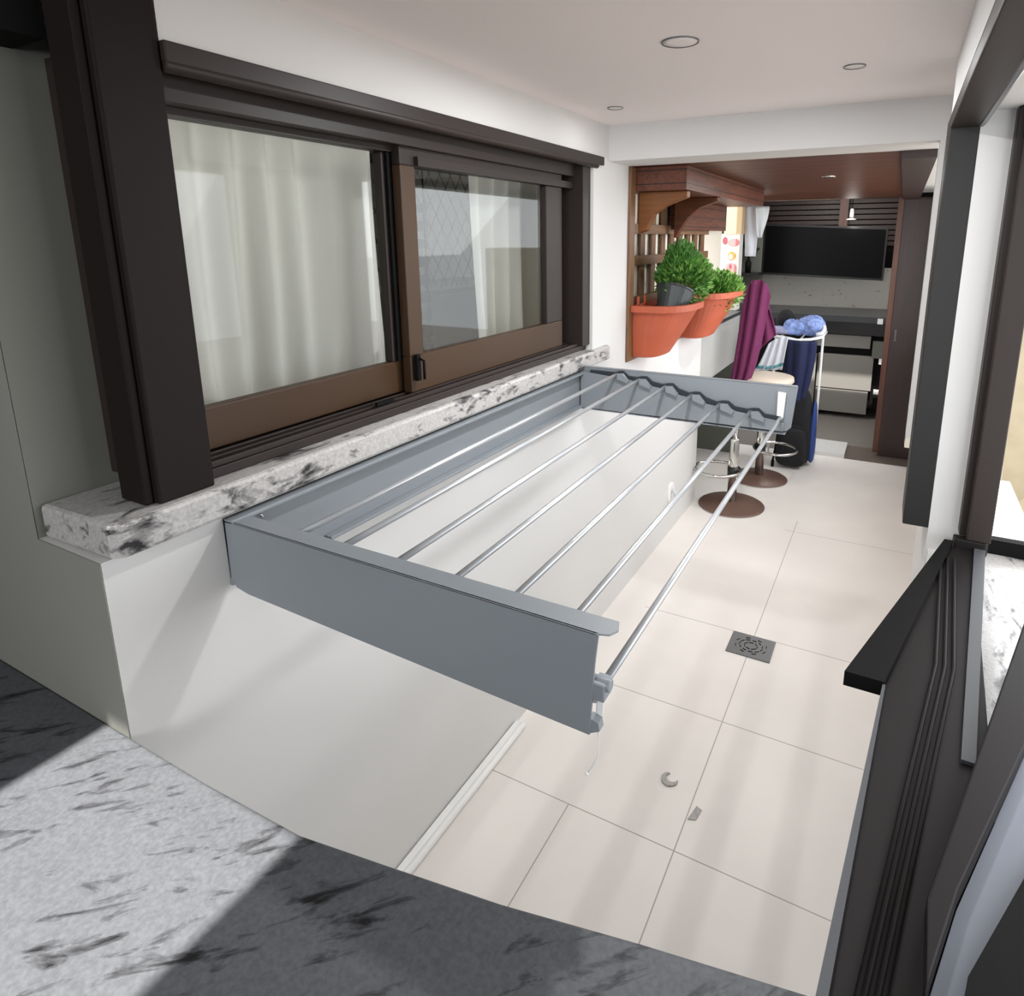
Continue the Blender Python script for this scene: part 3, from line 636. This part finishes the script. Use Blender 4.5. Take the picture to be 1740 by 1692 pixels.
# ---------------------------------------------------------------- bar counter
t = thing('bar_counter', (-0.2, 4.5, 0), 'grey fronted bar counter hanging behind the end of the low white wall', 'bar counter')
box((-0.03, 3.932, 0.775), (0.0, 5.0, 1.125)).build('front_panel', M['apron'], t)
box((-0.45, 3.932, 1.125), (0.012, 5.02, 1.15)).build('counter_top', M['dark_counter'], t, bevel=0.003)
box((-0.50, 3.932, 0.0), (-0.45, 5.02, 1.125)).build('back_panel', M['recess'], t)
box((-0.45, 5.00, 0.0), (-0.0, 5.04, 1.125)).build('end_panel', M['recess'], t)
t = thing('tiled_column', (-0.09, 5.02, 1.15), 'narrow column with cream plank tiles above painted flower tiles', 'column')
box((-0.20, 5.04, 1.15), (-0.04, 5.16, 1.73)).build('flower_tiles', M['tile_white'], t)
ft_ = [c for c in t.children if c.name.startswith('flower_tiles')][0]
box((-0.16, 5.03, 1.73), (-0.03, 5.16, 2.0)).build('cream_tiles', M['tile_cream'], t)
b = B()
def blot(b, x, z, rx, rz, y=5.04, d=0.003, n=16): b.prism([(x + rx * math.cos(6.2832 * k / n), z + rz * math.sin(6.2832 * k / n)) for k in range(n)], 'y', y - d, y)
blot(b, -0.085, 1.665, 0.045, 0.030); blot(b, -0.095, 1.47, 0.042, 0.045); sub(b, 'pink_flower', M['pink'], ft_, t)
b = B(); blot(b, -0.15, 1.68, 0.020, 0.028, d=0.004); blot(b, -0.10, 1.485, 0.010, 0.018, d=0.005); sub(b, 'rose_flower', M['rose'], ft_, t)
b = B(); blot(b, -0.095, 1.565, 0.030, 0.034); sub(b, 'orange_flower', M['orange'], ft_, t)
b = B(); blot(b, -0.102, 1.558, 0.015, 0.020, d=0.005); sub(b, 'flower_centre', M['tile_white'], ft_, t)

# hanging white bags
t = thing('hanging_bag', (0.05, 5.1, 1.98), 'white plastic bags hanging from the wood ceiling by the tiled column', 'bag')
def hang(x0, x1, z0, z1, y, seed, tip):
    ph = seed
    def fn(u, v):
        z = z0 + (z1 - z0) * v; w = 1 - tip * (1 - v) ** 1.5
        return (x0 + (x1 - x0) * (0.5 + (u - 0.5) * w) + 0.003 * math.sin(5 * v + ph), y + 0.010 * math.sin(u * 8 + ph + 2 * v), z)
    return B().sheet(fn, 14, 12)
hang(-0.035, 0.075, 1.56, 1.95, 5.14, 1, 0.25).build('bag', M['white_cloth'], t, solid=0.003)
hang(0.050, 0.15, 1.70, 1.93, 5.10, 4, 0.75).build('bag', M['clear'], t, solid=0.003)
B().tube([(0.05, 5.05, 2.0), (0.05, 5.05, 1.93)], 0.004, 6).build('strap', M['black'], t)

# ---------------------------------------------------------------- sliding door and back kitchen
d1 = sroot('door_1', (1.15, 5.46, 0))
box((1.045, 5.44, 0.008), (1.32, 5.49, 1.97)).build('door_panel', M['door_wood'], d1, bevel=0.002)
box((1.005, 5.445, 0.03), (1.045, 5.485, 2.0)).build('door_edge', M['edge_wood'], d1, bevel=0.002)
box((1.068, 5.428, 0.93), (1.084, 5.44, 1.02)).build('door_handle', M['chrome'], d1, bevel=0.002)

t = thing('kitchen_cabinet', (0.4, 6.7, 0), 'pale grey kitchen cabinet with dark counter under the television', 'cabinet')
box((-0.5, 6.50, 0.93), (1.30, 7.3, 0.985)).build('counter_top', M['dark_counter'], t)
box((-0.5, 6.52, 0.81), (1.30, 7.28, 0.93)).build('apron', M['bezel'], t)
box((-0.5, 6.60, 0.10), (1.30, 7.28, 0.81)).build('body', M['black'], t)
box((0.40, 6.56, 0.68), (0.885, 6.60, 0.80)).build('drawer', M['drawer'], t, bevel=0.003)
box((0.44, 6.55, 0.28), (0.925, 6.60, 0.61)).build('drawer', M['drawer'], t, bevel=0.003)
box((0.44, 6.54, 0.05), (0.905, 6.60, 0.27)).build('drawer', M['drawer'], t, bevel=0.003)
box((0.20, 6.50, 0.0), (0.43, 6.60, 0.60)).build('side_panel', M['drawer'], t)
box((0.905, 6.54, 0.60), (1.02, 6.60, 0.76)).build('open_shelf', M['recess'], t)
for x, z in ((0.925, 0.925), (0.97, 0.555)): box((x, 6.49, z), (x + 0.045, 6.51, z + 0.05)).build('corner_clip', M['white_plastic'], t)
box((0.95, 6.53, 0.26), (1.02, 6.56, 0.30)).build('white_bar', M['white_plastic'], t)

t = thing('television', (0.4, 6.9, 1.3), 'large flat black television on the back wall, tilted slightly', 'television')
def slab(p0, p1, z0, z1, th, m, nm, par, inset=0.0, yo=0.0):
    (xa, y_a), (xb, y_b) = p0, p1
    b = B(); ring = []
    for yoff in (0.0, th):
        ring.append([(xa + inset, y_a + yoff + yo, z0[0] + inset), (xb - inset, y_b + yoff + yo, z0[1] + inset), (xb - inset, y_b + yoff + yo, z1[1] - inset), (xa + inset, y_a + yoff + yo, z1[0] - inset)])
    b.quadloop(ring); return b.build(nm, m, par, bevel=0.004)
slab((-0.22, 6.95), (0.93, 6.78), (1.33, 1.30), (1.84, 1.79), 0.05, M['bezel'], 'housing', t)
slab((-0.22, 6.95), (0.93, 6.78), (1.33, 1.30), (1.84, 1.79), 0.004, M['screen'], 'screen', t, 0.02, -0.005)
box((0.2, 6.90, 1.45), (0.5, 7.18, 1.65)).build('wall_mount', M['black'], t)
t = thing('roller_blind', (0.4, 7.2, 1.85), 'dark slatted blind above the television across the back wall', 'blind')
b = B()
for k in range(9): b.box((-0.5, 7.24, 1.62 + 0.052 * k), (1.3, 7.27, 1.66 + 0.052 * k))
b.build('slats', M['beam'], t)
box((-0.6, 7.28, 1.40), (1.32, 7.295, 2.12)).build('backing', M['black'], t)
box((-0.42, 7.19, 2.075), (0.46, 7.22, 2.12)).build('sky_strip', M['pane_sky'], t); box((0.57, 7.19, 2.09), (1.06, 7.22, 2.14)).build('sky_strip', M['pane_sky'], t)  # pale strips stand in for bright sky openings, brightness put into the colour
box((0.47, 7.14, 1.80), (0.55, 7.19, 2.22)).build('wood_upright', M['edge_wood'], t)
t = thing('pendant_lamp', (0.62, 6.9, 1.88), 'small white pendant lamp in front of the dark blind', 'lamp')
B().lathe([(0.018, 0.0), (0.020, 0.03), (0.016, 0.075), (0.010, 0.08)], (0.60, 6.9, 1.89), 14).build('bulb', M['lampglass'], t)
B().lathe([(0.01, -0.02), (0.045, -0.02), (0.045, -0.012), (0.012, 0.0)], (0.60, 6.9, 1.885), 18).build('shade', M['white_plastic'], t)
B().tube([(0.60, 6.9, 1.97), (0.60, 6.9, 2.22)], 0.003, 6).build('cord', M['black'], t)
t = thing('wall_shelf', (-0.3, 7.0, 1.3), 'dark shelf holding bottles at the left of the television', 'shelf')
box((-0.60, 6.70, 1.33), (-0.20, 6.95, 1.35)).build('board', M['bezel'], t); box((-0.60, 6.70, 1.58), (-0.25, 6.95, 1.60)).build('board', M['bezel'], t)
box((-0.62, 6.95, 1.2), (-0.22, 7.0, 2.0)).build('back_board', M['recess'], t)
for i, (x, z, lab) in enumerate(((-0.50, 1.35, 'dark bottle at the left end of the lower shelf board'), (-0.33, 1.35, 'dark bottle at the right end of the lower shelf board'), (-0.40, 1.60, 'dark bottle standing on the upper shelf board'))):
    tag(B().lathe([(0.002, 0), (0.03, 0), (0.032, 0.10), (0.012, 0.14), (0.012, 0.17), (0.002, 0.172)], (x, 6.82, z), 14).build('bottle', M['black']), lab, 'bottle')

# ---------------------------------------------------------------- bar stools
def stool(x, y, label, seat_z=0.75, foot=0.25, ang=0.0, rb=0.205):
    t = thing('bar_stool', (x, y, 0), label, 'bar stool')
    B().lathe([(0.002, 0.0), (rb, 0.0), (rb + 0.002, 0.006), (rb - 0.006, 0.012), (rb * 0.5, 0.020), (0.035, 0.032), (0.002, 0.034)], (x, y, 0), 48).build('base', M['stool_base'], t)
    B().lathe([(rb - 0.002, -0.0), (rb + 0.004, 0.0), (rb + 0.004, 0.005)], (x, y, 0.0005), 48, cap=False).build('base_rim', M['chrome'], t)
    B().lathe([(0.030, 0.0), (0.030, 0.42), (0.027, 0.425), (0.002, 0.425)], (x, y, 0.03), 20).build('column', M['chrome'], t)
    B().lathe([(0.019, 0.0), (0.019, seat_z - 0.50)], (x, y, 0.45), 16).build('piston', M['chrome'], t)
    f = []
    for k in range(28):
        a = ang + 2 * math.pi * k / 28
        f.append((x + 0.10 * math.cos(ang) + 0.145 * math.cos(a), y + 0.10 * math.sin(ang) + 0.145 * math.sin(a), foot))
    fb = B(); fb.tube(f, 0.010, 8, closed=True)
    fo = fb.build('footrest', M['chrome'], t)
    sub(B().lathe([(0.036, foot - 0.03), (0.036, foot + 0.03)], (x, y, 0), 16), 'collar', M['bezel'], fo, t)
    B().lathe([(0.002, -0.075), (0.10, -0.07), (0.17, -0.06), (0.195, -0.035), (0.19, -0.008), (0.15, 0.0), (0.002, 0.002)], (x, y, seat_z), 40).build('seat', M['seat'], t)
    B().tube([(x + 0.05, y, seat_z - 0.08), (x + 0.16, y - 0.02, seat_z - 0.10)], 0.005, 6).build('lever', M['chrome'], t)
    return t
stool(0.236, 3.96, 'nearer bar stool with brown disc base at the end of the low wall', foot=0.235, ang=R(185), rb=0.205)
stool(0.300, 4.53, 'farther bar stool with beige round seat, beside the backpack', seat_z=0.765, foot=0.235, ang=R(10), rb=0.195)

# ---------------------------------------------------------------- clothes airer with laundry
t = thing('clothes_airer', (0.4, 4.75, 0), 'white tubular clothes airer loaded with laundry behind the stools', 'airer')
for x in (0.26, 0.60):
    B().tube([(x, 5.13, 0.0), (x, 5.13, 1.005)], 0.009, 8).build('leg', M['white_plastic'], t)
b = B(); b.tube([(0.22, 4.80, 1.005), (0.36, 4.79, 1.00), (0.46, 4.78, 0.985), (0.55, 4.79, 0.995), (0.62, 4.81, 1.015)], 0.011, 10)
b.tube([(0.22, 5.13, 1.005), (0.62, 5.13, 1.01)], 0.009, 8); b.tube([(0.22, 4.80, 1.005), (0.22, 5.13, 1.005)], 0.009, 8); b.tube([(0.62, 4.81, 1.012), (0.62, 5.13, 1.01)], 0.009, 8); b.tube([(0.34, 4.79, 1.0), (0.34, 5.13, 1.0)], 0.006, 8); b.tube([(0.48, 4.78, 0.99), (0.48, 5.13, 1.0)], 0.006, 8)
b.build('top_rail', M['white_plastic'], t)
b = B(); b.tube([(0.235, 4.42, 1.03), (0.235, 4.42, 1.395)], 0.008, 8); b.tube([(0.235, 4.42, 1.03), (0.235, 4.80, 1.005)], 0.008, 8); b.tube([(0.19, 4.42, 1.385), (0.28, 4.42, 1.385)], 0.012, 8)
b.build('hanging_arm', M['white_plastic'], t)
# purple garment: front and back sheets over the arm
g = B()
def pf(u, v):
    top = 1.430 - 0.11 * abs(2 * u - 1.0) ** 3.6
    z = top * (v) + (0.74) * (1 - v)
    wl = 0.10 + (0.160 - 0.10) * v ** 0.9 ; wr = 0.215 + (0.325 - 0.215) * v ** 0.6
    x = wl + (wr - wl) * u
    return (x, 4.375 - 0.015 * math.sin(u * 17 + 1.2 * v) - 0.03 * math.sin(math.pi * u) + 0.004 * math.sin(u * 31), z)
g.sheet(pf, 30, 24)
def pb(u, v):
    top = 1.40 - 0.16 * u ** 2.0
    z = (1.06 - 0.16 * (1 - u) ** 1.2) * (1 - v) + top * v
    x = (0.225 + 0.01 * v) + (0.075 * (1 - v) ** 0.7 + 0.07) * u
    return (x, 4.43 - 0.014 * math.sin(u * 12 + 2 * v), z)
g.sheet(pb, 20, 16)
o = g.build('purple_garment', M['purple'], solid=0.008); tag(o, 'purple garment draped over the airer beside the farther planter', 'garment')
t = thing('white_towel', (0.28, 4.76, 0.75), 'white towel with teal hem hanging below the blue laundry', 'towel')
def wt(u, v):
    xl = 0.17 + 0.10 * v ** 0.7; xr = 0.375 + 0.03 * v
    return (xl + (xr - xl) * u, 4.765 - 0.012 * math.sin(u * 20 + v), 0.735 + 0.03 * u + (1.01 - 0.735 - 0.03 * u) * v - 0.06 * (1 - u) ** 2 * v)
cl_ = B().sheet(wt, 26, 14).build('cloth', M['white_cloth'], t, solid=0.005)
def wh(u, v):
    p = wt(u, 0.14 + 0.09 * v); return (p[0], p[1] - 0.004, p[2] - 0.02 * math.sin(math.pi * u))
hm_ = sub(B().sheet(wh, 26, 3), 'teal_hem', M['teal'], cl_, t)
k = hm_.modifiers.new('thickness', 'SOLIDIFY'); k.thickness = 0.006; k.offset = 0
g = B()
def nv(u, v):
    xr = 0.585 - 0.05 * (1 - v) ** 2; xl = 0.385 + 0.02 * (1 - v) + 0.06 * max(0, 0.35 - v)
    return (xl + (xr - xl) * u, 4.80 - 0.05 * math.sin(math.pi * u) - 0.012 * math.sin(u * 15), 0.575 + (0.985 - 0.575) * v - 0.03 * math.sin(math.pi * u) * (1 - v))
g.sheet(nv, 24, 18)
tag(g.build('navy_garment', M['navy'], solid=0.03), 'navy blue garment hanging from the airer above the backpack', 'garment')
# folded laundry on top
def heap(nm, c, r, m, label, cat, seed, wob=0.06):
    tag(B().ellipsoid(c, r, 22, 14, wob, seed).build(nm, m), label, cat)
heap('folded_garment', (0.335, 4.86, 1.04), (0.125, 0.08, 0.030), M['lilac'], 'flat lilac grey folded garment at the left of the laundry pile', 'garment', 1, 0.04)
heap('folded_garment', (0.43, 4.87, 1.065), (0.090, 0.09, 0.052), M['blue_cloth'], 'pale blue patterned garment bunched in the middle of the laundry pile', 'garment', 2, 0.09)
heap('folded_garment', (0.545, 4.87, 1.085), (0.095, 0.09, 0.070), M['blue_cloth'], 'light blue crumpled garment at the right of the laundry pile', 'garment', 3, 0.07)
heap('folded_garment', (0.53, 4.92, 1.085), (0.10, 0.07, 0.055), M['blue_cloth2'], 'darker blue garment folded at the back of the laundry pile', 'garment', 5, 0.05)
heap('black_cap', (0.345, 4.98, 1.10), (0.07, 0.05, 0.075), M['black_cloth'], 'black cap propped behind the laundry pile', 'cap', 8, 0.04)
B().tube([(0.60, 4.80, 1.03), (0.63, 4.83, 1.06), (0.62, 4.86, 1.085)], 0.017, 10)
tag(B().tube([(0.585, 4.775, 1.035), (0.620, 4.785, 1.045), (0.635, 4.80, 1.07), (0.625, 4.82, 1.095)], 0.014, 10).build('white_sock', M['white_cloth']), 'white sock at the right end of the laundry pile', 'sock')

# backpack
t = thing('backpack', (0.47, 4.95, 0), 'large black backpack standing on the floor beside the farther stool', 'backpack')
def sup(c, r, e=0.55, n=28, m=16, top=1.0):
    rings = []
    for i in range(m + 1):
        tt = -math.pi / 2 + math.pi * min(max(i / m, 0.015), 0.985)
        sz = math.copysign(abs(math.sin(tt)) ** e, math.sin(tt)); cz = abs(math.cos(tt)) ** e
        f = 1 - (1 - top) * (sz + 1) / 2
        rings.append([(c[0] + r[0] * f * cz * math.copysign(abs(math.cos(a)) ** e, math.cos(a)), c[1] + r[1] * f * cz * math.copysign(abs(math.sin(a)) ** e, math.sin(a)), c[2] + r[2] * sz) for a in [2 * math.pi * k / n for k in range(n)]])
    return B().quadloop(rings, smooth=True)
sup((0.47, 4.98, 0.30), (0.145, 0.12, 0.30), 0.55, top=0.72).build('body', M['black_cloth'], t)
sup((0.465, 4.86, 0.17), (0.115, 0.06, 0.15), 0.5, top=0.85).build('front_pocket', M['black_cloth'], t)
fp_ = [c for c in t.children if c.name.startswith('front_pocket')][0]
sup((0.60, 4.97, 0.27), (0.028, 0.075, 0.24), 0.7, top=0.6).build('side_pocket', M['blue_strap'], t)
B().tube([(0.44, 4.99, 0.59), (0.44, 4.98, 0.635), (0.50, 4.98, 0.635), (0.50, 4.99, 0.59)], 0.008, 8).build('handle', M['black'], t)
b = B(); b.tube([(0.40, 4.86, 0.32), (0.47, 4.845, 0.335), (0.55, 4.86, 0.32)], 0.004, 6); sub(b, 'zipper', M['bezel'], fp_, t)
b = B(); b.box((0.335, 4.82, 0.0), (0.355, 4.84, 0.05)); b.tube([(0.345, 4.83, 0.05), (0.35, 4.87, 0.12), (0.36, 4.88, 0.25)], 0.008, 6); b.build('strap', M['black'], t)
